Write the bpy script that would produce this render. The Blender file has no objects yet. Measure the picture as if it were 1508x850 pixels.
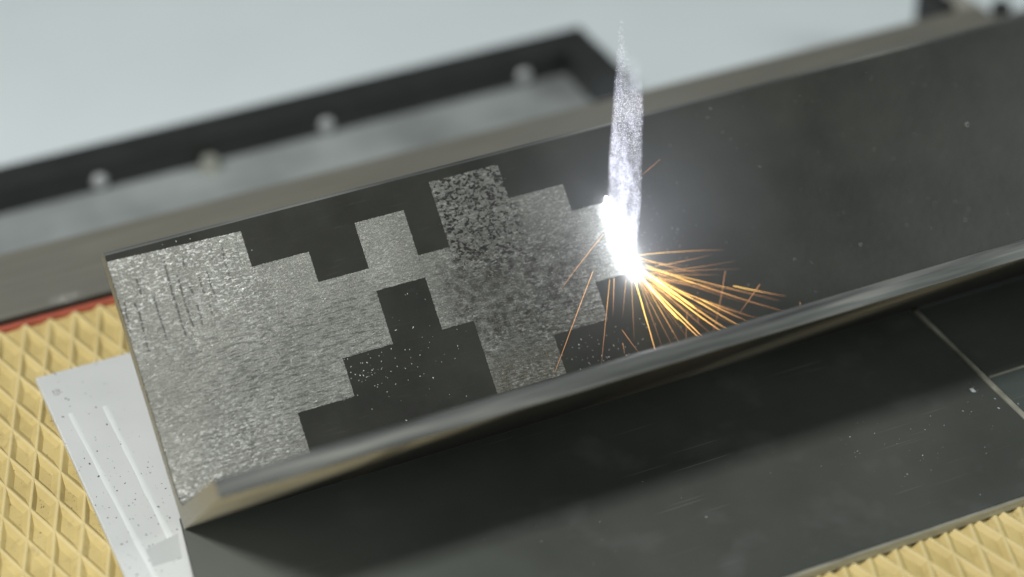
import bpy, bmesh, math, random
from mathutils import Matrix, Vector, noise

sc = bpy.context.scene
C = sc.collection
MM = 0.001
random.seed(11)

# ------------------------------------------------------------------ camera
cam_data = bpy.data.cameras.new('camera')
cam = bpy.data.objects.new('camera', cam_data)
C.objects.link(cam)
right = Vector((0.91086719, -0.41190959, -0.02552359))
down = Vector((-0.2554611, -0.51417473, -0.81875758))
fwd = Vector((0.32413051, 0.7522997, -0.57357177))
m = Matrix((right, -down, -fwd)).transposed().to_4x4()
m.translation = Vector((-0.20276, -0.90942, 0.78676))
cam.matrix_world = m
cam_data.sensor_width = 36.0
cam_data.lens = 81.52
cam_data.clip_start = 0.05
cam_data.clip_end = 50
cam_data.dof.use_dof = True
cam_data.dof.focus_distance = 1.245
cam_data.dof.aperture_fstop = 2.35
sc.camera = cam

# ------------------------------------------------------------------ light of the room
world = bpy.data.worlds.new('World')
sc.world = world
world.use_nodes = True
bg = world.node_tree.nodes['Background']
bg.inputs['Color'].default_value = (0.86, 0.95, 1.0, 1)
bg.inputs['Strength'].default_value = 0.13

def area_lamp(name, loc, target, size, power, col=(1, 1, 1), size_y=None):
    d = bpy.data.lights.new(name, 'AREA')
    d.energy = power
    d.color = col
    d.shape = 'RECTANGLE'
    d.size = size
    d.size_y = size_y or size
    o = bpy.data.objects.new(name, d)
    C.objects.link(o)
    o.location = loc
    o.rotation_euler = (Vector(target) - Vector(loc)).to_track_quat('-Z', 'Y').to_euler()
    return o

area_lamp('workshop_lamp', (-1.00, -0.24, 1.75), (0.15, 0.0, 0), 0.34, 42, (1.0, 0.985, 0.94))
area_lamp('ceiling_panel', (3.3, -1.75, 1.75), (0.5, 0.0, 0), 1.1, 56, (0.93, 1.0, 0.95), 1.1)
area_lamp('added_fill_light', (-0.55, -1.5, 0.30), (0.1, 0.0, 0.05), 0.3, 4.2, (1.0, 0.95, 0.84))  # unseen fill, added low in front to brighten the lip's outer face

sc.view_settings.view_transform = 'Standard'
sc.view_settings.look = 'None'
sc.view_settings.exposure = 0.0
sc.view_settings.gamma = 1.0
sc.view_settings.use_curve_mapping = False
sc.render.engine = 'CYCLES'
sc.cycles.use_denoising = True
sc.cycles.max_bounces = 8
sc.cycles.volume_bounces = 0
sc.cycles.volume_step_rate = 0.3
sc.cycles.sample_clamp_indirect = 4.0

# ------------------------------------------------------------------ helpers
def tag(o, label=None, cat=None, group=None, kind=None):
    if label: o['label'] = label
    if cat: o['category'] = cat
    if group: o['group'] = group
    if kind: o['kind'] = kind
    return o

def link(name, bm, mats, parent=None, smooth=False):
    me = bpy.data.meshes.new(name)
    bm.normal_update()
    bm.to_mesh(me)
    bm.free()
    for mt in (mats if isinstance(mats, (list, tuple)) else [mats]):
        me.materials.append(mt)
    if smooth:
        for f in me.polygons: f.use_smooth = True
    o = bpy.data.objects.new(name, me)
    C.objects.link(o)
    if parent: o.parent = parent
    return o

def box(bm, x0, x1, y0, y1, z0, z1, bev=0.0, mat=0, segs=2):
    vs = [bm.verts.new((x, y, z)) for x in (x0, x1) for y in (y0, y1) for z in (z0, z1)]
    idx = [(0, 1, 3, 2), (4, 6, 7, 5), (0, 4, 5, 1), (2, 3, 7, 6), (0, 2, 6, 4), (1, 5, 7, 3)]
    fs = [bm.faces.new([vs[i] for i in f]) for f in idx]
    for f in fs: f.material_index = mat
    if bev > 0:
        es = list({e for f in fs for e in f.edges})
        bmesh.ops.bevel(bm, geom=es, offset=bev, segments=segs, affect='EDGES', profile=0.5)
    return fs

def prism(bm, pts, z0, z1, bev=0.0, segs=2):
    b = [bm.verts.new((x, y, z0)) for x, y in pts]
    t = [bm.verts.new((x, y, z1)) for x, y in pts]
    n = len(pts)
    fs = [bm.faces.new(t), bm.faces.new(list(reversed(b)))]
    for i in range(n):
        fs.append(bm.faces.new((b[i], b[(i + 1) % n], t[(i + 1) % n], t[i])))
    if bev > 0:
        bmesh.ops.bevel(bm, geom=list(fs[0].edges), offset=bev, segments=segs, affect='EDGES', profile=0.5)

class N:
    """small wrapper round a node tree"""
    def __init__(self, name):
        self.m = bpy.data.materials.new(name)
        self.m.use_nodes = True
        self.t = self.m.node_tree
        self.b = self.t.nodes.get('Principled BSDF')
        self.out = self.t.nodes.get('Material Output')
        tc = self.t.nodes.new('ShaderNodeTexCoord')
        self.obj = tc.outputs['Object']
    def new(self, kind, **kw):
        n = self.t.nodes.new(kind)
        for k, v in kw.items(): setattr(n, k, v)
        return n
    def put(self, sock, v):
        if hasattr(v, 'is_output') or isinstance(v, bpy.types.NodeSocket): self.t.links.new(v, sock)
        else: sock.default_value = v
    def mapped(self, scale=(1, 1, 1), rot=(0, 0, 0), loc=(0, 0, 0), src=None):
        n = self.new('ShaderNodeMapping')
        self.put(n.inputs['Vector'], src or self.obj)
        n.inputs['Scale'].default_value = scale
        n.inputs['Rotation'].default_value = rot
        n.inputs['Location'].default_value = loc
        return n.outputs[0]
    def noise(self, scale, detail=2, rough=.5, vec=None, dist=0.0):
        n = self.new('ShaderNodeTexNoise')
        self.put(n.inputs['Vector'], vec or self.obj)
        n.inputs['Scale'].default_value = scale
        n.inputs['Detail'].default_value = detail
        n.inputs['Roughness'].default_value = rough
        n.inputs['Distortion'].default_value = dist
        return n.outputs[0]
    def voronoi(self, scale, vec=None, feature='F1'):
        n = self.new('ShaderNodeTexVoronoi', feature=feature)
        self.put(n.inputs['Vector'], vec or self.obj)
        n.inputs['Scale'].default_value = scale
        return n.outputs
    def ramp(self, fac, stops, interp='LINEAR'):
        n = self.new('ShaderNodeValToRGB')
        n.color_ramp.interpolation = interp
        els = n.color_ramp.elements
        while len(els) < len(stops): els.new(0.5)
        for e, (p, c) in zip(els, stops):
            e.position = p
            e.color = (c, c, c, 1) if isinstance(c, (int, float)) else (*c, 1)
        self.put(n.inputs[0], fac)
        return n.outputs[0]
    def mix(self, fac, a, b, mode='MIX'):
        n = self.new('ShaderNodeMix', data_type='RGBA', blend_type=mode)
        self.put(n.inputs[0], fac)
        for s, v in ((n.inputs[6], a), (n.inputs[7], b)):
            if isinstance(v, tuple) and len(v) == 3: v = (*v, 1)
            self.put(s, v)
        return n.outputs[2]
    def math(self, op, a, b=0.0, clamp=False):
        n = self.new('ShaderNodeMath', operation=op, use_clamp=clamp)
        self.put(n.inputs[0], a)
        self.put(n.inputs[1], b)
        return n.outputs[0]
    def sep(self, vec=None):
        n = self.new('ShaderNodeSeparateXYZ')
        self.put(n.inputs[0], vec or self.obj)
        return n.outputs
    def window(self, x, lo, hi, soft):
        """1 between lo and hi, falling to 0 within soft"""
        a = self.new('ShaderNodeMapRange', interpolation_type='SMOOTHSTEP')
        self.put(a.inputs[0], x); a.inputs[1].default_value = lo - soft; a.inputs[2].default_value = lo + soft
        b = self.new('ShaderNodeMapRange', interpolation_type='SMOOTHSTEP')
        self.put(b.inputs[0], x); b.inputs[1].default_value = hi - soft; b.inputs[2].default_value = hi + soft
        b.inputs[3].default_value = 1; b.inputs[4].default_value = 0
        return self.math('MULTIPLY', a.outputs[0], b.outputs[0])
    def bump(self, h, strength=.3, dist=.001, normal=None):
        n = self.new('ShaderNodeBump')
        self.put(n.inputs['Height'], h)
        n.inputs['Strength'].default_value = strength
        n.inputs['Distance'].default_value = dist
        if normal is not None: self.put(n.inputs['Normal'], normal)
        return n.outputs[0]
    def set(self, **kw):
        names = dict(col='Base Color', rough='Roughness', metal='Metallic', spec='Specular IOR Level', normal='Normal',
                     emit='Emission Color', power='Emission Strength', coat='Coat Weight')
        for k, v in kw.items():
            if isinstance(v, tuple) and len(v) == 3: v = (*v, 1)
            self.put(self.b.inputs[names[k]], v)
        return self.m

# ------------------------------------------------------------------ materials
def mat_mill_scale():
    n = N('mill_scale_steel')
    cl = n.noise(18, 4, .6)
    fine = n.noise(900, 2, .6)
    grain = n.noise(1, 3, .6, n.mapped((60, 900, 900)))
    col = n.ramp(cl, [(.3, (.0185, .0195, .0165)), (.7, (.035, .0365, .031))])
    col = n.mix(n.ramp(grain, [(.62, 0.0), (.8, .35)]), col, (.075, .075, .07))
    rg = n.math('ADD', n.math('MULTIPLY', cl, .05), n.math('MULTIPLY', fine, .12))
    rg = n.math('ADD', rg, .29)
    h = n.math('ADD', n.math('MULTIPLY', fine, .6), n.math('MULTIPLY', n.noise(260, 2), .5))
    return n.set(col=col, rough=rg, spec=.5, normal=n.bump(h, .22, .0006))

def mat_toe():
    n = N('worn_toe_steel')
    st = n.noise(1, 3, .55, n.mapped((9, 160, 160)))
    col = n.ramp(st, [(.3, (.045, .05, .048)), (.5, (.115, .122, .12)), (.70, (.24, .245, .23))])
    return n.set(col=col, rough=.5, metal=.25, normal=n.bump(n.noise(1, 2, .5, n.mapped((30, 500, 500))), .15, .001))

def mat_outer():
    n = N('outer_face_steel')
    s = n.sep()
    # tan streaks that taper out along the length
    ph = n.math('ADD', s[0], n.math('MULTIPLY', s[2], -1.1))
    tan = n.window(ph, -.2, .005, .04)
    tan2 = n.math('MULTIPLY', n.window(ph, .25, .31, .05), .45)
    blot = n.noise(1, 3, .55, n.mapped((14, 90, 90)))
    f = n.math('MULTIPLY', n.math('ADD', tan, tan2), n.ramp(blot, [(.25, .55), (.6, 1.0)]), True)
    col = n.mix(f, (.03, .030, .026), (.72, .67, .52))
    rust = n.math('ADD', n.window(s[0], .232, .292, .004), n.window(s[0], .085, .10, .003))
    col = n.mix(n.math('MULTIPLY', rust, .5), col, (.075, .06, .042))
    return n.set(col=col, rough=.5, metal=0.0)

def mat_cut():
    n = N('sawn_end_steel')
    w = n.noise(1, 3, .6, n.mapped((200, 1400, 120), rot=(.5, 0, 0)))
    col = n.ramp(w, [(.3, (.23, .22, .175)), (.7, (.40, .385, .31))])
    return n.set(col=col, rough=.45, metal=.55, normal=n.bump(w, .2, .0005))

def mat_cleaned():
    n = N('laser_cleaned_steel')
    s = n.sep()
    u, v = s[0], s[1]
    fine = n.noise(1150, 2, .65)
    streak = n.noise(1, 3, .6, n.mapped((130, 760, 760), rot=(0, 0, .10)))
    worm = n.noise(430, 1.5, .45, n.mapped((.8, 1.0, 1.0), rot=(0, 0, .5)), 1.1)
    big = n.noise(33, 3, .6)
    base = n.ramp(fine, [(.28, (.27, .275, .25)), (.5, (.40, .405, .372)), (.72, (.54, .545, .505))])
    # rolled grain along the length in the left field
    gm = n.math('MULTIPLY', n.window(u, .02, .165, .03), n.window(v, .02, .105, .02))
    gm2 = n.math('MULTIPLY', n.window(u, .19, .27, .02), n.window(v, .03, .062, .012))
    g = n.math('MAXIMUM', gm, gm2)
    base = n.mix(n.math('MULTIPLY', g, n.ramp(streak, [(.38, .6), (.52, 0.0)])), base, (.12, .125, .115))
    # etched pits in the upper middle block, turning coarse and brown lower down
    pm = n.math('MULTIPLY', n.window(u, .181, .226, .004), n.window(v, .085, .16, .016))
    base = n.mix(n.math('MULTIPLY', pm, n.ramp(worm, [(.455, .95), (.505, 0.0)])), base, (.035, .036, .033))
    cm = n.math('MULTIPLY', n.window(u, .168, .252, .02), n.window(v, .04, .1, .018))
    coarse = n.noise(210, 3, .7)
    base = n.mix(n.math('MULTIPLY', cm, n.ramp(coarse, [(.36, .8), (.6, .15)])), base, (.052, .046, .04))
    rust = n.math('MULTIPLY', cm, n.ramp(n.noise(150, 2, .5, n.mapped(loc=(3, 1, 0))), [(.62, 0.0), (.74, .5)]))
    base = n.mix(rust, base, (.13, .07, .045))
    # brown tint at the lower strip of the middle block
    lm = n.math('MULTIPLY', n.window(u, .182, .224, .004), n.window(v, 0, .038, .008))
    base = n.mix(n.math('MULTIPLY', lm, n.ramp(n.noise(1, 2, .5, n.mapped((520, 160, 160))), [(.35, .15), (.65, .7)])), base, (.2, .175, .12))
    # thin gouges running down the upper left field
    ga = n.new('ShaderNodeAttribute', attribute_name='gouge')
    gouge = ga.outputs['Fac']
    base = n.mix(n.math('MULTIPLY', gouge, .72), base, (.05, .05, .047))
    dk = n.window(u, .172, .40, .03)
    base = n.mix(n.math('MULTIPLY', dk, .50), base, (.045, .045, .043))
    base = n.mix(.6, base, n.ramp(big, [(.3, .55), (.7, 1.0)]), 'MULTIPLY')
    # highlights painted in as white flecks, most of them towards the cut end
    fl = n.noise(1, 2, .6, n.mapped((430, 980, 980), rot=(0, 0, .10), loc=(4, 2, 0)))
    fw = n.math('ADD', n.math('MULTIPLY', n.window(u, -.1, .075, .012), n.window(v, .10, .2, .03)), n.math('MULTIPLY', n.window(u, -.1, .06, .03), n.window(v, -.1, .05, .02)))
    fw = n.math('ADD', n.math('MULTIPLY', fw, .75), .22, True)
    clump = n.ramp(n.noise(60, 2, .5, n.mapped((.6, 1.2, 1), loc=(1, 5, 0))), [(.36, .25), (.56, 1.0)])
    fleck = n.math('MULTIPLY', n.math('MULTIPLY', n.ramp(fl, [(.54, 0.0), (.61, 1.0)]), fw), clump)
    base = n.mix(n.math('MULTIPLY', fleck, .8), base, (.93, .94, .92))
    rg = n.ramp(fine, [(.3, .60), (.7, .32)])
    rg = n.math('SUBTRACT', rg, n.math('MULTIPLY', fleck, .06))
    h = n.math('ADD', n.math('MULTIPLY', streak, .8), n.math('MULTIPLY', fine, .4))
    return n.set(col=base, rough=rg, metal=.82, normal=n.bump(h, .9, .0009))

def mat_sheet(name='dark_sheet_metal', tint=(1, 1, 1)):
    n = N(name)
    cl = n.noise(9, 4, .6)
    sm = n.noise(24, 3, .55, n.mapped(loc=(2, 7, 0)))
    c0 = tuple(a * b for a, b in zip((.050, .055, .050), tint))
    c1 = tuple(a * b for a, b in zip((.074, .080, .073), tint))
    col = n.ramp(cl, [(.3, c0), (.7, c1)])
    col = n.mix(n.ramp(sm, [(.56, 0.0), (.72, .36)]), col, (.12, .126, .124))
    if tint == (1, 1, 1):                                  # paler patch by the cut corner
        xy = n.sep()
        wob = n.math('MULTIPLY', n.math('SUBTRACT', n.noise(12, 3, .6), .5), .12)
        sc0 = n.window(n.math('ADD', xy[0], wob), -.6, -.10, .09)
        col = n.mix(n.math('MULTIPLY', sc0, .8), col, (.115, .127, .117))
    # fine scratches in two directions
    for k, (rz, sc_) in enumerate(((.25, (14, 700, 1)), (-.9, (11, 620, 1)), (1.35, (16, 640, 1)))):
        s_ = n.noise(1, 1, .4, n.mapped(sc_, rot=(0, 0, rz), loc=(k * 3.1, 0, 0)))
        mk = n.noise(7, 2, .5, n.mapped(loc=(k * 5 + 1, k, 0)))
        f = n.math('MULTIPLY', n.ramp(s_, [(.72, 0.0), (.77, .4)]), n.ramp(mk, [(.5, 0.0), (.62, 1.0)]))
        col = n.mix(f, col, (.2, .21, .21))
    rg = n.math('ADD', n.math('MULTIPLY', sm, .16), .09)
    return n.set(col=col, rough=rg, spec=.5, normal=n.bump(n.noise(60, 2), .03, .002))

def mat_edge():
    n = N('bright_sheared_edge')
    w = n.noise(1, 3, .6, n.mapped((45, 45, 900)))
    col = n.ramp(w, [(.3, (.20, .20, .165)), (.7, (.42, .42, .36))])
    return n.set(col=col, rough=.45, metal=.25)

def mat_white_plate():
    n = N('white_plastic')
    cl = n.noise(14, 3, .6)
    col = n.ramp(cl, [(.3, (.55, .575, .575)), (.7, (.62, .645, .645))])
    return n.set(col=col, rough=.45, spec=.35, normal=n.bump(n.noise(400, 2), .05, .0005))

def mat_plain(name, c, rough=.5, metal=0.0, var=.12, scale=40, spec=.5):
    n = N(name)
    lo = tuple(x * (1 - var) for x in c); hi = tuple(min(1, x * (1 + var)) for x in c)
    col = n.ramp(n.noise(scale, 3, .6), [(.3, lo), (.7, hi)])
    return n.set(col=col, rough=rough, metal=metal, spec=spec)

def mat_mat():
    n = N('yellow_rubber')
    cl = n.noise(22, 4, .6)
    col = n.ramp(cl, [(.25, (.46, .36, .145)), (.55, (.57, .455, .195)), (.8, (.63, .52, .25))])
    dirt = n.noise(130, 4, .7)
    col = n.mix(n.ramp(dirt, [(.56, 0.0), (.72, .5)]), col, (.32, .25, .11))
    ridge_top = n.window(n.sep()[2], -.0057, .1, .0003)         # paler ridge tops
    col = n.mix(n.math('MULTIPLY', ridge_top, .55), col, (.72, .61, .33))
    return n.set(col=col, rough=.55, spec=.3, normal=n.bump(n.noise(300, 3), .12, .0008))

def mat_bar():
    n = N('brushed_flat_bar')
    s = n.noise(1, 3, .55, n.mapped((12, 240, 240)))
    cl = n.noise(7, 3, .6)
    col = n.ramp(s, [(.3, (.175, .170, .140)), (.7, (.235, .228, .190))])
    col = n.mix(n.ramp(cl, [(.35, .0), (.7, .5)]), col, (.15, .155, .15))
    chalk = n.math('MULTIPLY', n.window(n.sep()[0], -.006, .008, .006), n.window(n.sep()[1], .226, .234, .005))
    chalk = n.math('MULTIPLY', chalk, n.ramp(n.noise(160, 3, .7), [(.4, 0.0), (.6, .9)]))
    col = n.mix(chalk, col, (.5, .5, .48))
    return n.set(col=col, rough=.42, metal=.25, normal=n.bump(s, .05, .0006))

def mat_emit(name, col, power):
    n = N(name)
    return n.set(col=(0, 0, 0), emit=col, power=power)

def mat_spark():
    n = N('glowing_spark')
    a = n.new('ShaderNodeAttribute', attribute_name='spark_heat')
    h = a.outputs['Fac']
    col = n.ramp(h, [(.0, (.85, .38, .20)), (.2, (1.0, .46, .18)), (.45, (1.0, .58, .15)), (.8, (1.0, .68, .14)), (1.0, (1.0, .86, .45))])
    pw = n.math('MULTIPLY', n.math('POWER', h, 1.5), 10.0)
    pw = n.math('ADD', pw, .25)
    return n.set(col=(0, 0, 0), emit=col, power=pw)

M = dict(mill=mat_mill_scale(), toe=mat_toe(), outer=mat_outer(), cut=mat_cut(), clean=mat_cleaned(), sheet=mat_sheet(),
         sheet2=mat_sheet('blue_grey_sheet_metal', (1.15, 1.25, 1.3)), edge=mat_edge(), wplate=mat_white_plate(),
         groove=mat_plain('white_groove_paint', (.70, .735, .74), .4, 0, .03), shade_patch=mat_plain('end_shade_patch', (.47, .49, .49), .4, 0, .05),
         mark=mat_plain('grey_print', (.33, .34, .34), .5), yellow=mat_mat(), red=mat_plain('red_rubber', (.40, .10, .065), .5),
         bar=mat_bar(), baredge=mat_plain('black_edge', (.012, .012, .012), .5),
         white=mat_plain('white_table_paint', (.69, .755, .785), .45, 0, .03, 6), black=mat_plain('black_frame_paint', (.022, .024, .023), .45, 0, .2),
         screw=mat_plain('zinc_screw', (.48, .50, .51), .4, .3), brass=mat_plain('pale_bolt', (.40, .41, .36), .4, .3),
         strip=mat_plain('frame_shade_grey', (.27, .295, .295), .35, 0, .35, 9),
         chip=mat_plain('pale_chip', (.36, .39, .40), .5),
         bench=mat_plain('bench_steel', (.10, .10, .095), .5), grey=mat_plain('grey_fixture_paint', (.33, .325, .29), .45),
         soot=mat_plain('soot', (.03, .03, .03), .7), dust=mat_plain('bright_dust_and_glints', (.78, .80, .78), .35, .2), spark=mat_spark())

# ------------------------------------------------------------------ the setting
bm = bmesh.new()
box(bm, -.5, 1.1, -.6, .2965, -.06, -.0145)
tag(link('workbench', bm, M['bench']), 'dark steel workbench under the yellow mat', 'workbench', kind='structure')
bm = bmesh.new()
box(bm, -1.1, 1.9, .12, 1.8, -.14, -.0902)
tag(link('white_table', bm, M['white']), 'pale white painted table surface behind the grey bar', 'table', kind='structure')

# ------------------------------------------------------------------ yellow diamond mat
def diamond_mat():
    bm = bmesh.new()
    rng = random.Random(3)
    hx, hy = 7.5 * MM, 23.6 * MM
    top, pit = -.0052, -.0077
    nodes = {}
    def node(i, j):
        if (i, j) not in nodes:
            nodes[(i, j)] = Vector((i * hx + rng.uniform(-.00025, .00025), j * hy + rng.uniform(-.0003, .0003), top + rng.uniform(-.0003, .0002)))
        return nodes[(i, j)]
    ang = math.radians(-.8)
    def place(p):
        x, y = p.x, p.y
        return (-.0272 + x * math.cos(ang) - y * math.sin(ang), .223 + x * math.sin(ang) + y * math.cos(ang), p.z)
    vcache = {}
    def nv(k):
        if k not in vcache: vcache[k] = bm.verts.new(place(node(*k)))
        return vcache[k]
    for i in range(-26, 110):
        for j in range(-25, 2):
            if (i + j) % 2 == 0: continue          # cell centres sit between nodes
            ks = [(i - 1, j), (i, j - 1), (i + 1, j), (i, j + 1)]
            ks = [k if (k[0] + k[1]) % 2 == 0 else k for k in ks]
            c = Vector((i * hx, j * hy, 0))
            ps = [node(*k) for k in ks]
            vo = [nv(k) for k in ks]
            r1 = []; r2 = []
            cx = rng.uniform(-.0006, .0006) - .0006; cyy = rng.uniform(-.0012, .0012)
            for p in ps:
                q = c + (p - c) * .925; q.z = p.z - .0001
                r1.append(bm.verts.new(place(q)))
                q = c + Vector((cx, cyy, 0)) + (p - c) * .50; q.z = pit + rng.uniform(-.0003, .0003)
                r2.append(bm.verts.new(place(q)))
            for a in range(4):
                b = (a + 1) % 4
                bm.faces.new((vo[a], vo[b], r1[b], r1[a]))
                bm.faces.new((r1[a], r1[b], r2[b], r2[a]))
            bm.faces.new(r2)
    # cut the far side straight, then give it a body
    geom = bm.verts[:] + bm.edges[:] + bm.faces[:]
    bmesh.ops.bisect_plane(bm, geom=geom, plane_co=(0, .2232, 0), plane_no=(0, 1, 0), clear_outer=True)
    bd = [e for e in bm.edges if e.is_boundary]
    r = bmesh.ops.extrude_edge_only(bm, edges=bd)
    for v in [g for g in r['geom'] if isinstance(g, bmesh.types.BMVert)]: v.co.z = -.0142
    bmesh.ops.recalc_face_normals(bm, faces=bm.faces[:])
    return bm
tag(link('rubber_mat', diamond_mat(), M['yellow']), 'yellow rubber mat with a diamond pattern of ridges under everything', 'mat')

# ------------------------------------------------------------------ red strip and flat bar behind
bm = bmesh.new(); box(bm, -.34, .60, .2236, .2945, -.0143, -.0043, .0006)
tag(link('red_strip', bm, M['red']), 'red rubber strip showing between grey bar and yellow mat', 'rubber strip')
bm = bmesh.new()
fs = box(bm, -.34, .683, .2264, .2950, -.0040, 0.0)
bmesh.ops.bevel(bm, geom=[e for e in bm.edges if all(v.co.z > -.001 for v in e.verts)], offset=.0006, segments=2, affect='EDGES')
for f in bm.faces:
    if f.normal.y < -.9: f.material_index = 1
bm.normal_update()
for f in bm.faces:
    if f.normal.y < -.9: f.material_index = 1
tag(link('flat_bar', bm, [M['bar'], M['baredge']]), 'long grey brushed steel flat bar behind the steel angle', 'steel bar')

# ------------------------------------------------------------------ white plate with two grooves
root = bpy.data.objects.new('white_plate', None); C.objects.link(root)
root.location = (-.037, .0, -.005)
tag(root, 'white plastic plate with two pale lines beside the cleaned end of the angle', 'plate')
def rel(pts): return [(x * MM + .037, y * MM) for x, y in pts]
bm = bmesh.new()
prism(bm, rel([(-39.5, -190), (-30.8, -190), (0.0, 11.2), (62, 11.2), (62, 163.3), (-36, 164)]), 0, .004, .0007)
link('plate_body', bm, M['wplate'], root)
for (xa, ya, xb, yb, w) in ((-26.6, 123, -23.6, -60, 3.4), (-7.6, 121, -8.3, -2, 3.6)):
    bm = bmesh.new()
    n_ = 24
    prev = None
    for k in range(n_ + 1):
        f = k / n_
        wob = .12 * math.sin(k * 1.7) + random.uniform(-.1, .1)
        x = xa + (xb - xa) * f; y = ya + (yb - ya) * f
        hw = w / 2 * (1 + .12 * math.sin(k * .9)) + wob * .4
        cs = rel([(x - hw, y), (x, y), (x + hw, y)])
        row = [bm.verts.new((cs[0][0], cs[0][1], .00395)), bm.verts.new((cs[1][0], cs[1][1], .00435)), bm.verts.new((cs[2][0], cs[2][1], .00395))]
        if prev:
            bm.faces.new((prev[0], row[0], row[1], prev[1])); bm.faces.new((prev[1], row[1], row[2], prev[2]))
        prev = row
    bmesh.ops.recalc_face_normals(bm, faces=bm.faces[:])
    link('raised_line', bm, M['groove'], root, True)
bm = bmesh.new(); prism(bm, rel([(-23, -19.6), (-7.6, -19.6), (-5.0, -5.2), (-3.6, -0.5), (-22.4, -5.4)]), .00402, .00418)  # flat grey patch put in for the shade of the angle's end
link('end_shade_patch', bm, M['shade_patch'], root)
bm = bmesh.new()                                            # small smudged print near the corner
for (x0, x1, y0, y1) in ((-30.8, -29.4, 146.6, 147.4), (-30.6, -30.0, 143.2, 146.4), (-29.6, -27.6, 142.6, 143.4), (-28.8, -28.2, 144.6, 148.2), (-27.4, -26.8, 143.6, 147.8), (-28.2, -27.2, 145.6, 146.2)):
    prism(bm, rel([(x0, y0), (x1, y0), (x1 + .1, y1), (x0 + .15, y1)]), .00402, .00415)
link('print_mark', bm, M['mark'], root)

# ------------------------------------------------------------------ dark sheets the angle stands on
root = bpy.data.objects.new('dark_sheet', None); C.objects.link(root)
root.location = (.2, -.08, -.005)
tag(root, 'dark scratched metal sheet with a bright front edge under the steel angle', 'metal sheet')
def rs(pts): return [(x * MM - .2, y * MM + .08) for x, y in pts]
bm = bmesh.new(); prism(bm, rs([(-29.6, -190), (-28, -166.6), (440, -166.6), (440, 10.4), (1.2, 10.4)][1:]), 0, .005, .0004)
link('sheet_body', bm, M['sheet'], root)
bm = bmesh.new(); prism(bm, rs([(-28, -168.8), (444.5, -168.8), (444.5, -166.8), (-28, -166.8)]), -.0004, .0049, .0009)
link('edge_strip', bm, M['edge'], root)
bm = bmesh.new(); prism(bm, rs([(440.2, -166.6), (443.6, -166.6), (443.6, -2), (440.2, -2)]), .0002, .0056, .0008)
link('edge_strip', bm, M['edge'], root)
root = bpy.data.objects.new('blue_sheet', None); C.objects.link(root)
root.location = (.6, -.12, -.005)
tag(root, 'blue grey metal sheet with thin bright rear edge beside the dark sheet', 'metal sheet')
bm = bmesh.new(); box(bm, -.1555, .4, -.048, .0455, 0, .0046, .0003)
link('sheet_body', bm, M['sheet2'], root)
bm = bmesh.new(); box(bm, -.1555, .4, .0457, .0468, 0, .0052, .0003)
link('edge_strip', bm, M['edge'], root)
bm = bmesh.new(); box(bm, .4445, 1.0, -.0725, .0104, -.005, -.0006, .0003)
tag(link('shadowed_sheet', bm, M['sheet']), 'dark metal sheet in shadow beyond the bright seam', 'metal sheet')

bm = bmesh.new(); box(bm, -.8, .4424, .34, .4744, -.0900, -.0855, .0004)  # added strip, its grey imitates the frame's shade on the white table
tag(link('frame_shade_strip', bm, M['strip']), 'grey strip added for the shade between the black frame and the steel bar', 'strip')

# ------------------------------------------------------------------ black box-section frame with screws
root = bpy.data.objects.new('black_frame', None); C.objects.link(root)
root.location = (.2434, .4884, -.0900)
root.scale = (1.107, 1.107, 1.107)
tag(root, 'black box section frame with pale screws lying on the white table', 'frame')
bm = bmesh.new(); box(bm, -.62, .2040, -.0125, .0140, 0, .0225, .0012)
link('rail', bm, M['black'], root)
bm = bmesh.new(); box(bm, .1800, .2043, -.0535, -.0127, 0, .0223, .0012)
link('rail', bm, M['black'], root)
def screw_bm(r, h):
    bm = bmesh.new()
    prof = [(0, h), (r * .45, h * .95), (r * .8, h * .7), (r, h * .25), (r, 0)]
    rings = []
    for pr, ph in prof[1:]:
        rings.append([bm.verts.new((pr * math.cos(a), -ph, pr * math.sin(a))) for a in [2 * math.pi * k / 14 for k in range(14)]])
    c = bm.verts.new((0, -h * .82, 0))
    for k in range(14): bm.faces.new((c, rings[0][k], rings[0][(k + 1) % 14]))
    for i in range(3):
        for k in range(14): bm.faces.new((rings[i][k], rings[i + 1][k], rings[i + 1][(k + 1) % 14], rings[i][(k + 1) % 14]))
    bmesh.ops.recalc_face_normals(bm, faces=bm.faces[:])
    return bm
sm = None
for x in (-.147, .0065, .149):
    if sm is None:
        sm = link('screw', screw_bm(.0052, .0032), M['screw'], root, True); o = sm
    else:
        o = sm.copy(); C.objects.link(o); o.parent = root
    o.location = (x, -.0126, .0105)
bm = bmesh.new()
for (r0, z0, z1, k) in ((.0068, 0, .002, 20), (.0055, .002, .0085, 6)):
    prism(bm, [(r0 * math.cos(2 * math.pi * i / k), r0 * math.sin(2 * math.pi * i / k)) for i in range(k)], z0, z1, .0004)
o = tag(link('hex_bolt', bm, M['brass']), 'pale bolt head standing against the foot of the black frame', 'bolt')
o.location = (.1588, .4650, -.0854)
o.scale = (1.107, 1.107, 1.107)

# ------------------------------------------------------------------ fixture in the far corner
root = bpy.data.objects.new('fixture', None); C.objects.link(root)
root.location = (.715, .355, -.0900)
tag(root, 'blurred grey fixture block with dark knob in the far corner', 'fixture')
bm = bmesh.new(); box(bm, -.007, .012, -.020, .03, 0, .054, .005, segs=4)
link('block', bm, M['grey'], root, True)
bm = bmesh.new(); box(bm, -.0165, -.0075, .002, .04, 0, .056, .001)
link('backing_plate', bm, M['baredge'], root)
bm = bmesh.new()
k = 18
prism(bm, [(.0205 + .0075 * math.cos(2 * math.pi * i / k), -.017 + .0075 * math.sin(2 * math.pi * i / k)) for i in range(k)], 0, .058, .002)
link('knob', bm, M['black'], root)

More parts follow.
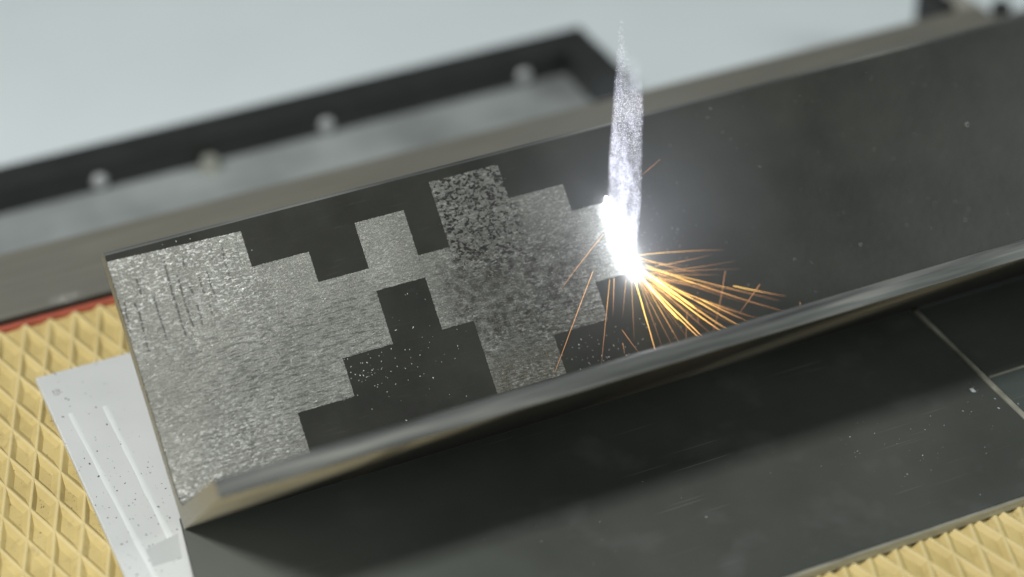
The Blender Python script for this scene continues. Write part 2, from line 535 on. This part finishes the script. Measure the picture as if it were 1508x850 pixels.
# ------------------------------------------------------------------ the steel angle, standing on its corner
T, LA, LB, R_IN, R_TOE = 10.4, 150.0, 119.7, 9.0, 5.5
LEN = 820.0
def arc(cx, cy, r, a0, a1, n):
    return [(cx + r * math.cos(math.radians(a0 + (a1 - a0) * k / n)), cy + r * math.sin(math.radians(a0 + (a1 - a0) * k / n))) for k in range(n + 1)]
prof = []          # (y along rear leg, z along front leg), material of the face that starts here
def add(pts, mi):
    for q in pts: prof.append((q, mi))
add(arc(1.0, 1.0, 1.0, 225, 270, 3), 4)                    # outer corner, under the rear leg
add([(LA - .4, 0)], 1)
add([(LA, .4)], 1)
add(arc(LA - 2, T - 2, 2, 0, 90, 6), 1)        # rear toe
prof[-1] = (prof[-1][0], 0)
add(arc(T + R_IN, T + R_IN, R_IN, 270, 180, 8), 0)         # root fillet
add([(T, LB - R_TOE)], 1)
add(arc(T - R_TOE, LB - R_TOE, R_TOE, 0, 90, 8)[1:], 1)    # front toe
add([(.5, LB)], 1)
prof[-1] = (prof[-1][0], 1)
add([(0, LB - .5)], 2)
add(arc(1.0, 1.0, 1.0, 180, 225, 3)[:-1], 2)
for i in range(3): prof[i] = (prof[i][0], 4 if i == 3 else 2)
np_ = len(prof)
bm = bmesh.new()
rings = []
NX = 90
for k in range(NX + 1):
    f = k / NX
    x = LEN * f ** 1.25
    ring = []
    for i, ((y, z), mi) in enumerate(prof):
        dn = noise.noise(Vector((x * .035, i * .35, 2.0))) * .22 + noise.noise(Vector((x * .2, i * .9, 5.0))) * .07
        toe = 0.0 if mi == 0 or (z <= T + .01 and y > T + R_IN + 1) else (1.0 if z > 90 else .15)
        xx = x + (noise.noise(Vector((y * .12, z * .12, 9))) * .35 if k == 0 else 0)
        ring.append(bm.verts.new((xx * MM, (y + dn * toe) * MM, (z + dn * toe) * MM)))
    rings.append(ring)
for k in range(NX):
    for i in range(np_):
        j = (i + 1) % np_
        f = bm.faces.new((rings[k][i], rings[k][j], rings[k + 1][j], rings[k + 1][i]))
        f.material_index = 2 if prof[i][1] == 4 else prof[i][1]
        f.smooth = True
for ring, rev in ((rings[0], False), (rings[-1], True)):
    f = bm.faces.new(ring if rev else list(reversed(ring)))
    f.material_index = 3
bmesh.ops.recalc_face_normals(bm, faces=bm.faces[:])
for e in bm.edges:
    if len(e.link_faces) == 2 and e.calc_face_angle(0) > .5: e.smooth = False
angle = link('steel_angle', bm, [M['mill'], M['toe'], M['outer'], M['cut']])
angle.rotation_euler = (math.radians(45), 0, 0)
tag(angle, 'dark steel angle standing on its corner with a stepped bright cleaned pattern', 'steel angle')

# the cleaned field: a fine faceted skin lying on the inner face
COLS = [(0.3, 73.3, -7, 142.4), (73.3, 105.4, 40.7, 122.3), (105.4, 134.4, 62.0, 105.0), (134.4, 163.0, 92.2, 131.0),
        (163.0, 181.6, 62.2, 104.8), (181.6, 222.8, 20.2, 142.4), (222.8, 255.8, 42.6, 122.3), (255.8, 279.0, 64.3, 106.2)]
def skin_point(u, v, h):
    """v measured along the rear leg; below the fillet start it runs round the fillet"""
    s = T + R_IN
    if v >= s: return (u, v, T + h)
    a = (s - v) / R_IN                                     # radians of fillet
    a = min(a, math.pi / 2)
    cx, cz = s, s
    r = R_IN - h
    y = cx - r * math.sin(a); z = cz - r * math.cos(a)
    return (u, y, z + max(0, (s - v) / R_IN - math.pi / 2) * R_IN)
GOUGES = [
    [(29.4, 138.9), (28.8, 129.7), (28.6, 119.0), (28.5, 110.2), (28.5, 101.3), (28.7, 95.9)], [(33.8, 127.4), (33.5, 119.5), (33.2, 112.4), (33.7, 104.3), (33.9, 98.9)],
    [(39.0, 135.8), (38.8, 132.3)], [(44.6, 125.4), (44.3, 117.4), (44.8, 114.6)], [(49.2, 125.9), (49.3, 117.9), (49.7, 113.3)],
    [(61.2, 136.2), (60.0, 129.3), (60.1, 123.9), (60.0, 118.5)], [(12.6, 132.2), (12.7, 126.9), (12.5, 123.4)], [(7.8, 119.4), (8.8, 113.8), (8.1, 104.3), (7.7, 93.0)],
    [(18.4, 120.0), (18.4, 111.2), (18.7, 102.2), (18.3, 96.6)], [(39.2, 110.8), (39.1, 104.6), (38.8, 98.5)], [(38.2, 121.8), (38.9, 115.3)],
    [(2.9, 121.6), (2.1, 114.8), (1.2, 105.3)], [(45.5, 108.2), (45.4, 103.8)]]
def gouge_at(u, v):
    best = 9.0
    for g in GOUGES:
        if not (g[-1][1] - 1 < v < g[0][1] + 1) or abs(u - g[0][0]) > 3: continue
        for (ua, va), (ub, vb) in zip(g, g[1:]):
            f = max(0, min(1, (va - v) / max(.01, va - vb)))
            best = min(best, math.hypot(u - (ua + (ub - ua) * f), v - (va + (vb - va) * f)))
    return min(1.0, max(0.0, 1.35 - best / .55))
bm = bmesh.new()
glay = bm.verts.layers.float.new('gouge')
rng = random.Random(8)
grid = {}
P = .50
def gv(iu, iv, u, v, edge):
    key = (iu, iv)
    if key not in grid:
        lo = noise.noise(Vector((u * .35, v * .5, 0))) * .10 + noise.noise(Vector((u * .9, v * 1.6, 4))) * .07
        pits = 0.0
        if 181 < u < 224 and 60 < v < 143:
            pits = -.18 * max(0, noise.noise(Vector((u * .42, v * .5, 7))))
        h = .16 + lo + pits + rng.uniform(-.034, .034)
        du = rng.uniform(-.17, .17) * (0 if edge else 1); dv = rng.uniform(-.17, .17) * (0 if edge else 1)
        if edge: du = rng.uniform(-.16, .16); dv = rng.uniform(-.16, .16)
        gg = gouge_at(u + du, v + dv) if u < 64 and v > 90 else 0.0
        x, y, z = skin_point(u + du, v + dv, max(.05, h))
        grid[key] = bm.verts.new((max(.0002, x * MM), y * MM, z * MM))
        grid[key][glay] = gg
    return grid[key]
nu = {}
for ci, (u0, u1, v0, v1) in enumerate(COLS):
    cu = max(1, round((u1 - u0) / P)); cv = max(1, round((v1 - v0) / P))
    for i in range(cu):
        for j in range(cv):
            q = []
            for (a, b_) in ((i, j), (i + 1, j), (i + 1, j + 1), (i, j + 1)):
                u = u0 + (u1 - u0) * a / cu; v = v0 + (v1 - v0) * b_ / cv
                if ci == 0 and v > 120: v += (73.3 - u) / 73.3 * 2.2 * (v - 120) / 22.4
                q.append(gv((ci, a), b_, u, v, a in (0, cu) or b_ in (0, cv)))
            if rng.random() < .5:
                bm.faces.new((q[0], q[1], q[2])); bm.faces.new((q[0], q[2], q[3]))
            else:
                bm.faces.new((q[0], q[1], q[3])); bm.faces.new((q[1], q[2], q[3]))
bm.normal_update()
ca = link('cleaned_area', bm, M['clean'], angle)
ca['label'] = 'stepped field of bright laser cleaned bare steel'

# ------------------------------------------------------------------ loose dust and glint flakes
def flakes(name, pts, mat, matrix=None):
    rng = random.Random(len(pts))
    bm = bmesh.new()
    for (x, y, z, s) in pts:
        a = rng.uniform(0, 6.28); st = rng.uniform(.6, 1.7)
        ca_, sa = math.cos(a), math.sin(a)
        vs = []
        for (dx, dy, dz) in ((-.5, -.35, 0), (.5, -.3, 0), (.35, .4, 0), (-.4, .35, 0), (0, 0, .55)):
            dx *= st * rng.uniform(.7, 1.2); dy *= rng.uniform(.7, 1.2) / st ** .3
            vs.append(bm.verts.new(((x + s * (dx * ca_ - dy * sa)) * MM, (y + s * (dx * sa + dy * ca_)) * MM, (z + s * dz * rng.uniform(.4, 1)) * MM)))
        for k in range(4): bm.faces.new((vs[k], vs[(k + 1) % 4], vs[4]))
    o = link(name, bm, mat)
    if matrix is not None: o.rotation_euler = matrix
    return o
rng = random.Random(21)
pts = [(510.3, 94.6, .9), (446.5, 94.8, .5), (417.9, 43.6, .9), (485.6, 52.3, .8), (487.5, 40.4, .8), (375.3, 45.9, .6), (356.1, 142.6, .7),
       (352.7, 138, .7), (457.4, 59.6, .4), (436.3, 42.9, .4), (460.4, 136, .5), (511.9, 119.2, .4), (526.7, 115.6, .4), (150, 38.5, 1.0),
       (38.5, 146, .6), (46, 145.3, .7), (76, 131, .6), (31, 146, .4)]
def inside(u, v):
    return any(a - .5 <= u <= b + .5 and c - .5 <= v <= d + .5 for a, b, c, d in COLS)
def scatter(n, cu, cv, su, sv, lo, hi):
    k = 0
    while k < n:
        u = rng.gauss(cu, su); v = rng.gauss(cv, sv)
        if 2 < u < 700 and 20 < v < 146 and not inside(u, v):
            pts.append((u, v, rng.uniform(lo, hi) ** 1.0)); k += 1
scatter(46, 118, 50, 9, 6, .22, .75)
scatter(40, 150, 55, 22, 20, .22, .7)
scatter(130, 298, 75, 13, 22, .15, .5)
scatter(60, 245, 28, 22, 8, .2, .6)
scatter(80, 420, 85, 90, 40, .14, .45)
scatter(25, 200, 80, 100, 50, .10, .25)
gl = []  # pale flakes placed as glints of the cleaned steel
while len(gl) < 230:
    u = 279 - abs(rng.gauss(0, 34)); v = rng.uniform(45, 120)
    if u > 190 and inside(u, v): gl.append((u, v, rng.uniform(.12, .42)))
while len(gl) < 330:
    u = rng.uniform(4, 180); v = rng.uniform(22, 140)
    if inside(u, v): gl.append((u, v, rng.uniform(.12, .34)))
tag(flakes('dust_and_glints', [(u, v, T + .08, s) for u, v, s in pts] + [(u, v, T + .30, s) for u, v, s in gl], M['dust'], (math.radians(45), 0, 0)),
    'tiny bright metal grains scattered over the dark face, glint flakes over the cleaned steel', 'dust', kind='stuff')
pts = []
while len(pts) < 230:
    x = rng.uniform(-38, 2); y = 165 - 215 * rng.random() ** .75
    if -36.5 < x < (-1 if y < 14 else 14) and not (y < 12 and x > -1.6 + (y - 11) * .153):
        if rng.random() < .35 + .65 * max(0, min(1, (110 - y) / 110)):
            pts.append((x, y, -.98,   .28 + .95 * rng.random() ** 2.2))
tag(flakes('soot_specks', pts, M['soot']), 'black soot specks lying on the white plate', 'soot', kind='stuff')
pts = []
while len(pts) < 420:
    i = rng.randint(-7, -1); j = rng.randint(-12, -1)
    if (i + j) % 2 == 0: continue
    for q in range(rng.randint(0, 6)):
        x = -27.2 + i * 7.5 + rng.gauss(-.4, 1.1) + .33 * 0; y = 223 + j * 23.6 + rng.gauss(0, 4.5)
        x += -.0140 * (223 - y)
        d = min(1, abs(x - (-27.2 + i * 7.5 - .0140 * (223 - y))) / 7.5 + abs(y - 223 - j * 23.6) / 23.6)
        pts.append((x, y, -7.8 + 2.7 * max(0, d - .5) / .45, rng.uniform(.2, .75)))
tag(flakes('mat_soot', pts, M['soot']), 'dark soot specks in the hollows of the yellow mat', 'soot', kind='stuff')

rng = random.Random(5)
pts = [(429.3, -80, .25, 3.2), (247, -110, .25, 1.0), (433, -100, .25, 1.2), (436, -92, .25, .9), (418, -96, .25, .6), (421, -88, .25, .5), (445, -101, -.2, 1.0)]
pts += [(rng.uniform(60, 436), rng.uniform(-160, -70), .1, .2 + .6 * rng.random() ** 3) for _ in range(60)]
pts += [(rng.uniform(330, 436), rng.uniform(-135, -76), .1, .2 + .7 * rng.random() ** 2) for _ in range(40)]
tag(flakes('sheet_chips', pts, M['chip']), 'small pale chips and grains lying on the dark sheet', 'debris', kind='stuff')

# ------------------------------------------------------------------ the laser: hot line, vapour, light sheet
rot45 = (math.radians(45), 0, 0)
HOT_U = 279.0
def spindle(name, pts, mat, n=16):
    """pts: (v, w, radius_u, radius_w) along the hot line, in the angle's own frame"""
    bm = bmesh.new()
    rings = []
    for (u, v, w, ru, rw) in pts:
        rings.append([bm.verts.new(((u + ru * math.cos(a)) * MM, v * MM, (w + rw * math.sin(a)) * MM)) for a in [2 * math.pi * k / n for k in range(n)]])
    for i in range(len(rings) - 1):
        for k in range(n): bm.faces.new((rings[i][k], rings[i][(k + 1) % n], rings[i + 1][(k + 1) % n], rings[i + 1][k]))
    bm.faces.new(rings[0]); bm.faces.new(rings[-1])
    bmesh.ops.recalc_face_normals(bm, faces=bm.faces[:])
    return link(name, bm, mat, None, True)
root = bpy.data.objects.new('laser_spot', None); C.objects.link(root)
root.location = (HOT_U * MM, .0535, .0685)
tag(root, 'blinding white hot line where the laser meets the steel', 'laser spot')
def reparent(o):
    o.parent = root
    o.matrix_parent_inverse = Matrix.Translation(-root.location)
    return o
hot = spindle('hot_core', [(HOT_U - 1.5, 109, T + 1.0, .3, .3), (HOT_U - 1.3, 106, T + 1.3, .7, .7), (HOT_U - 1, 95, T + 1.6, 1.0, .9), (HOT_U, 80, T + 1.9, 1.3, 1.1),
                           (HOT_U + .6, 69, T + 2.2, 1.9, 1.3), (HOT_U + 1, 63, T + 2.2, 2.2, 1.4), (HOT_U + 1.2, 59.5, T + 1.8, .9, .6)], mat_emit('white_hot_metal', (.90, .94, 1.0), 105))
hot.rotation_euler = rot45
reparent(hot)

def mat_vapour():
    n = N('glowing_vapour')
    n.t.nodes.remove(n.b)
    s = n.sep()
    # distance from the hot line, in the angle's frame
    lo, hi = .063, .106
    cl = n.new('ShaderNodeClamp'); n.put(cl.inputs[0], s[1]); cl.inputs[1].default_value = lo; cl.inputs[2].default_value = hi
    dv = n.math('SUBTRACT', s[1], cl.outputs[0])
    du = n.math('SUBTRACT', s[0], HOT_U * MM)
    dw = n.math('SUBTRACT', s[2], (T + 2) * MM)
    d2 = n.math('ADD', n.math('ADD', n.math('MULTIPLY', du, du), n.math('MULTIPLY', dv, dv)), n.math('MULTIPLY', dw, dw))
    taper = n.new('ShaderNodeMapRange'); n.put(taper.inputs[0], s[1])
    taper.inputs[1].default_value = .060; taper.inputs[2].default_value = .110; taper.inputs[3].default_value = .0056; taper.inputs[4].default_value = .0026
    q = n.math('DIVIDE', n.math('SQRT', d2), taper.outputs[0])
    g = n.math('POWER', 2.718, n.math('MULTIPLY', n.math('MULTIPLY', q, q), -1.0))
    e = n.new('ShaderNodeEmission')
    e.inputs['Color'].default_value = (.93, .95, 1.0, 1)
    n.put(e.inputs['Strength'], n.math('ADD', n.math('MULTIPLY', g, 150.0), n.math('MULTIPLY', n.math('POWER', g, .12), 8.0)))
    n.t.links.new(e.outputs[0], n.out.inputs['Volume'])
    return n.m
bm = bmesh.new(); bmesh.ops.create_icosphere(bm, subdivisions=3, radius=1.0)
for v in bm.verts:
    v.co = Vector(((HOT_U + v.co.x * 34) * MM, (84 + v.co.y * 55) * MM, (T + .25 + max(0, v.co.z * 34)) * MM))
bmesh.ops.remove_doubles(bm, verts=bm.verts[:], dist=1e-6)
vap = link('vapour', bm, mat_vapour())
vap.rotation_euler = rot45
reparent(vap)

def mat_light_sheet():
    n = N('laser_lit_fume')
    n.t.nodes.remove(n.b)
    s = n.sep()
    y, z = s[1], s[2]
    up = n.new('ShaderNodeMapRange'); n.put(up.inputs[0], z)
    up.inputs[1].default_value = .10; up.inputs[2].default_value = .190; up.inputs[3].default_value = 1; up.inputs[4].default_value = 0
    grain = n.noise(420, 3, .7)
    wisp = n.noise(55, 3, .6, n.mapped((1, 1.6, .7)))
    f = n.math('MULTIPLY', n.math('POWER', up.outputs[0], .9), n.ramp(wisp, [(.38, .30), (.56, 1.0)]))
    f = n.math('MULTIPLY', f, n.ramp(grain, [(.40, .35), (.62, 1.0)]))
    e = n.new('ShaderNodeEmission')
    e.inputs['Color'].default_value = (.82, .84, 1.0, 1)
    n.put(e.inputs['Strength'], n.math('MULTIPLY', f, 270.0))
    n.t.links.new(e.outputs[0], n.out.inputs['Volume'])
    return n.m
SHEET = [(36.0, 51.6), (68.6, 84.2), (67.0, 110), (60.5, 160), (57.0, 182), (54, 196), (46, 198), (30, 188), (28.0, 165), (30.0, 105)]
bm = bmesh.new()
f0 = [bm.verts.new(((HOT_U - 1.1) * MM, y * MM, z * MM)) for y, z in SHEET]
f1 = [bm.verts.new(((HOT_U + 1.1) * MM, y * MM, z * MM)) for y, z in SHEET]
bm.faces.new(f0); bm.faces.new(list(reversed(f1)))
for k in range(len(SHEET)):
    j = (k + 1) % len(SHEET)
    bm.faces.new((f0[k], f0[j], f1[j], f1[k]))
bmesh.ops.recalc_face_normals(bm, faces=bm.faces[:])
tag(link('laser_sheet', bm, mat_light_sheet()), 'upright ribbon of violet white laser light rising from the hot spot', 'laser beam', kind='thing')
# grains of fume flashing in the sheet
rng = random.Random(77)
def sheet_span(z):
    ys = []
    for k in range(len(SHEET)):
        (ya, za), (yb, zb) = SHEET[k], SHEET[(k + 1) % len(SHEET)]
        if (za - z) * (zb - z) < 0: ys.append(ya + (yb - ya) * (z - za) / (zb - za))
    return (min(ys), max(ys)) if len(ys) >= 2 else None
bm = bmesh.new()
cnt = 0
while cnt < 6500:
    z = rng.uniform(70, 204)
    if z < 186: sp = sheet_span(z)
    else: sp = (44, 55)
    if not sp: continue
    f = rng.random()
    y = sp[0] + (sp[1] - sp[0]) * f
    dens = 1.0 if z < 165 else max(.0, 1 - (z - 165) / 40)
    if z > 170: dens *= f ** 1.4
    if noise.noise(Vector((y * .06, z * .03, 3))) + .55 < rng.random() * .9: continue
    if rng.random() > dens: continue
    s = rng.uniform(.08, .21) * (1.4 if rng.random() < .08 else 1)
    x = HOT_U + rng.uniform(-1, 1)
    vs = []
    for (a, b_, c_) in ((1, 0, -.6), (-.6, .8, -.6), (-.6, -.8, -.6), (0, 0, 1)):
        vs.append(bm.verts.new(((x + a * s) * MM, (y + b_ * s) * MM, (z + c_ * s * 1.2) * MM)))
    for t_ in ((0, 1, 3), (1, 2, 3), (2, 0, 3), (0, 2, 1)): bm.faces.new([vs[k] for k in t_])
    cnt += 1
tag(link('flashing_grains', bm, mat_emit('flashing_grain', (.90, .91, 1.0), 1.05)), 'fine white grains flashing inside the laser ribbon', 'dust', kind='stuff')

# thin veil added round the spot to give it a halo
n = N('halo_fume'); n.t.nodes.remove(n.b)
pv = n.new('ShaderNodeVolumeScatter')
pv.inputs['Color'].default_value = (.84, .88, 1.0, 1)
gr = n.new('ShaderNodeTexGradient', gradient_type='SPHERICAL')
n.put(gr.inputs[0], n.mapped((8.0, 9.0, 9.5), loc=(-.283 * 8, -.045 * 9, -.085 * 9.5)))
n.put(pv.inputs['Density'], n.math('MULTIPLY', n.math('POWER', gr.outputs[1], 2.0), 3.2))
n.t.links.new(pv.outputs[0], n.out.inputs['Volume'])
bm = bmesh.new(); bmesh.ops.create_icosphere(bm, subdivisions=4, radius=1.0)
for v in bm.verts: v.co = Vector((.283 + v.co.x * .125, .045 + v.co.y * .11, .085 + v.co.z * .105))
tag(link('fume', bm, n.m, None, True), 'faint veil added as a halo round the laser spot', 'fume', kind='stuff')

# ------------------------------------------------------------------ sparks
KINDS = {
    'y': ('bright yellow spark streak fanning down from the laser spot', 'bright yellow sparks', (.85, .26), .16),
    'o': ('thin orange spark streak flying sideways from the laser spot', 'orange sparks', (.62, .08), .10),
    'f': ('faint hair thin spark streak spreading from the laser spot', 'faint sparks', (.46, .05), .06),
    'c': ('short dull orange spark streak cutting across the spark fan', 'crossing sparks', (.22, .06), .02),
    'w': ('short white hot spark streak right beside the laser spot', 'white sparks', (1.0, .75), .04),
}
LEFT = ['pale orange spark streak slanting over the cleaned field, upper of two', 'long pale orange spark streak over cleaned field, lower of two']
SPARKS = [
    ((277.4, 59.3, 13.5), (272.2, 15.3, 21.5), 'y', 0.42),
    ((279.8, 57.8, 13.5), (282.2, 16.8, 22.9), 'f', 0.22),
    ((282.4, 55.6, 13.5), (286.9, 15.1, 23.5), 'o', 0.26),
    ((281.2, 59.5, 13.5), (301.0, 14.8, 25.3), 'y', 0.55),
    ((281.0, 58.7, 13.5), (299.9, 15.2, 22.9), 'y', 0.50),
    ((284.2, 60.7, 13.5), (313.5, 14.6, 25.1), 'y', 0.55),
    ((284.4, 61.4, 13.5), (320.7, 17.3, 14.3), 'y', 0.45),
    ((285.9, 60.6, 13.5), (327.4, 15.7, 19.6), 'y', 0.36),
    ((305.0, 36.3, 29.2), (331.5, 17.5, 21.8), 'o', 0.30),
    ((286.4, 64.5, 13.5), (351.5, 17.8, 24.8), 'o', 0.34),
    ((330.8, 40.3, 17.6), (358.6, 26.2, 19.6), 'o', 0.30),
    ((287.5, 63.0, 13.5), (354.6, 25.1, 17.0), 'o', 0.30),
    ((283.2, 72.2, 13.5), (331.1, 60.9, 20.5), 'o', 0.26),
    ((291.5, 63.5, 13.5), (322.9, 60.2, 20.9), 'f', 0.24),
    ((284.2, 70.3, 13.5), (315.5, 52.5, 14.2), 'o', 0.28),
    ((266.1, 87.7, 19.0), (232.0, 64.7, 19.3), 'l', 0.30),
    ((249.6, 68.4, 28.8), (208.6, 20.5, 33.0), 'l', 0.30),
    ((263.9, 62.6, 18.2), (254.1, 42.0, 23.6), 'f', 0.24),
    ((261.4, 62.6, 17.9), (239.0, 17.3, 21.4), 'f', 0.24),
    ((328.9, 49.6, 17.8), (310.6, 18.1, 15.8), 'c', 0.36),
    ((341.5, 35.8, 28.2), (324.3, 23.7, 27.9), 'c', 0.40),
    ((298.8, 33.9, 19.0), (289.6, 17.1, 24.9), 'c', 0.30),
    ((300.6, 31.4, 28.2), (298.5, 23.6, 28.5), 'c', 0.28),
    ((254.4, 32.8, 29.5), (258.8, 17.4, 31.8), 'c', 0.30),
    ((253.9, 26.3, 25.5), (253.1, 20.0, 25.1), 'c', 0.30),
    ((360.7, 19.9, 29.2), (358.2, 16.2, 32.7), 'c', 0.30),
    ((308.0, 118.2, 29.5), (292.9, 111.8, 34.7), 'u', 0.30),
    ((281.1, 63.9, 13.5), (294.8, 18.7, 17.6), 'f', 0.22),
    ((281.9, 63.7, 13.5), (309.7, 16.0, 18.3), 'o', 0.25),
    ((282.9, 64.2, 13.5), (326.0, 25.5, 16.0), 'f', 0.22),
    ((283.4, 65.7, 13.5), (336.1, 29.2, 15.7), 'f', 0.22),
    ((279.4, 61.5, 13.5), (279.5, 16.5, 14.8), 'f', 0.20),
    ((284.3, 68.2, 13.5), (307.3, 58.3, 17.6), 'f', 0.22),
    ((283.4, 63.3, 13.5), (304.0, 35.1, 17.7), 'w', 0.40),
    ((280.6, 62.4, 13.5), (289.8, 30.5, 23.8), 'w', 0.40),
    ((275.4, 59.8, 13.5), (263.2, 26.9, 19.8), 'f', 0.18),
    ((272.4, 60.7, 13.5), (261.6, 40.4, 17.8), 'f', 0.18),
    ((286.0, 65.8, 13.5), (320.5, 38.2, 19.8), 'o', 0.24),
    ((295.2, 45.3, 25.9), (341.3, 18.3, 14.7), 'o', 0.24),
]
rng = random.Random(42)
for i in range(34):                                        # the many hair thin ones in the same fan
    an = math.radians(-88 + 78 * (i + rng.random()) / 34)
    L1 = rng.uniform(14, 62) if i > 10 else rng.uniform(14, 44)
    st = rng.uniform(2, 12)
    SPARKS.append(((280 + st * math.cos(an), 62 + st * math.sin(an), 13.5 + rng.uniform(0, 2)),
                   (280 + L1 * math.cos(an), max(14.5, 62 + L1 * math.sin(an)), 13 + rng.uniform(1, 14)), 'f', rng.uniform(.16, .30)))
li = 0
for (a, b_, k, r) in SPARKS:
    A = Vector(a) * MM; B = Vector(b_) * MM
    d = B - A
    NS = 10
    base = 'f' if k in 'lu' else k
    h0, h1 = KINDS[base][2]
    if k == 'l': h0, h1 = .34, .16
    if k == 'u': h0, h1 = .12, .2
    sag = Vector((0, -1, 0)) * d.length * random.uniform(-.012, .03)
    side = d.cross(Vector((0, 0, 1))).normalized()
    upv = side.cross(d).normalized()
    bm = bmesh.new()
    lay = bm.verts.layers.float.new('spark_heat')
    rings = []
    for i in range(NS + 1):
        f = i / NS
        p = A + d * f + sag * (f * (1 - f) * 4) + side * random.uniform(-1, 1) * r * MM * .25
        rr = r * MM * (.38 if k == 'y' else .36) * (.35 + .65 * math.sin(math.pi * min(1, .12 + f * .84)) ** .6)
        ring = []
        for q in range(5):
            an = 2 * math.pi * q / 5
            v = bm.verts.new(p + side * math.cos(an) * rr + upv * math.sin(an) * rr)
            v[lay] = max(.02, (h0 + (h1 - h0) * f) * random.uniform(.85, 1.1))
            ring.append(v)
        rings.append(ring)
    for i in range(NS):
        for q in range(5): bm.faces.new((rings[i][q], rings[i][(q + 1) % 5], rings[i + 1][(q + 1) % 5], rings[i + 1][q]))
    bm.faces.new(rings[0]); bm.faces.new(rings[-1])
    bmesh.ops.recalc_face_normals(bm, faces=bm.faces[:])
    o = link('spark', bm, M['spark'], None, True)
    o.rotation_euler = rot45
    if k == 'l':
        tag(o, LEFT[li], 'spark'); li += 1
    elif k == 'u':
        tag(o, 'single dull red spark streak above the spot, right of the laser ribbon', 'spark')
    else:
        ORD = ['first', 'second', 'third', 'fourth', 'fifth', 'sixth', 'seventh', 'eighth', 'ninth', 'tenth', 'eleventh', 'twelfth']
        lab = KINDS[k][0]
        if k in 'yc':
            same = sorted((q for q in SPARKS if q[2] == k), key=lambda q: q[1][0])
            lab += ', %s from the left' % ORD[same.index((a, b_, k, r))]
        elif k == 'o':
            same = sorted((q for q in SPARKS if q[2] == k), key=lambda q: -(q[1][1] + .0 * q[1][0]))
            lab += ', ending %s from the top' % ORD[same.index((a, b_, k, r))]
        tag(o, lab, 'spark', KINDS[k][1])
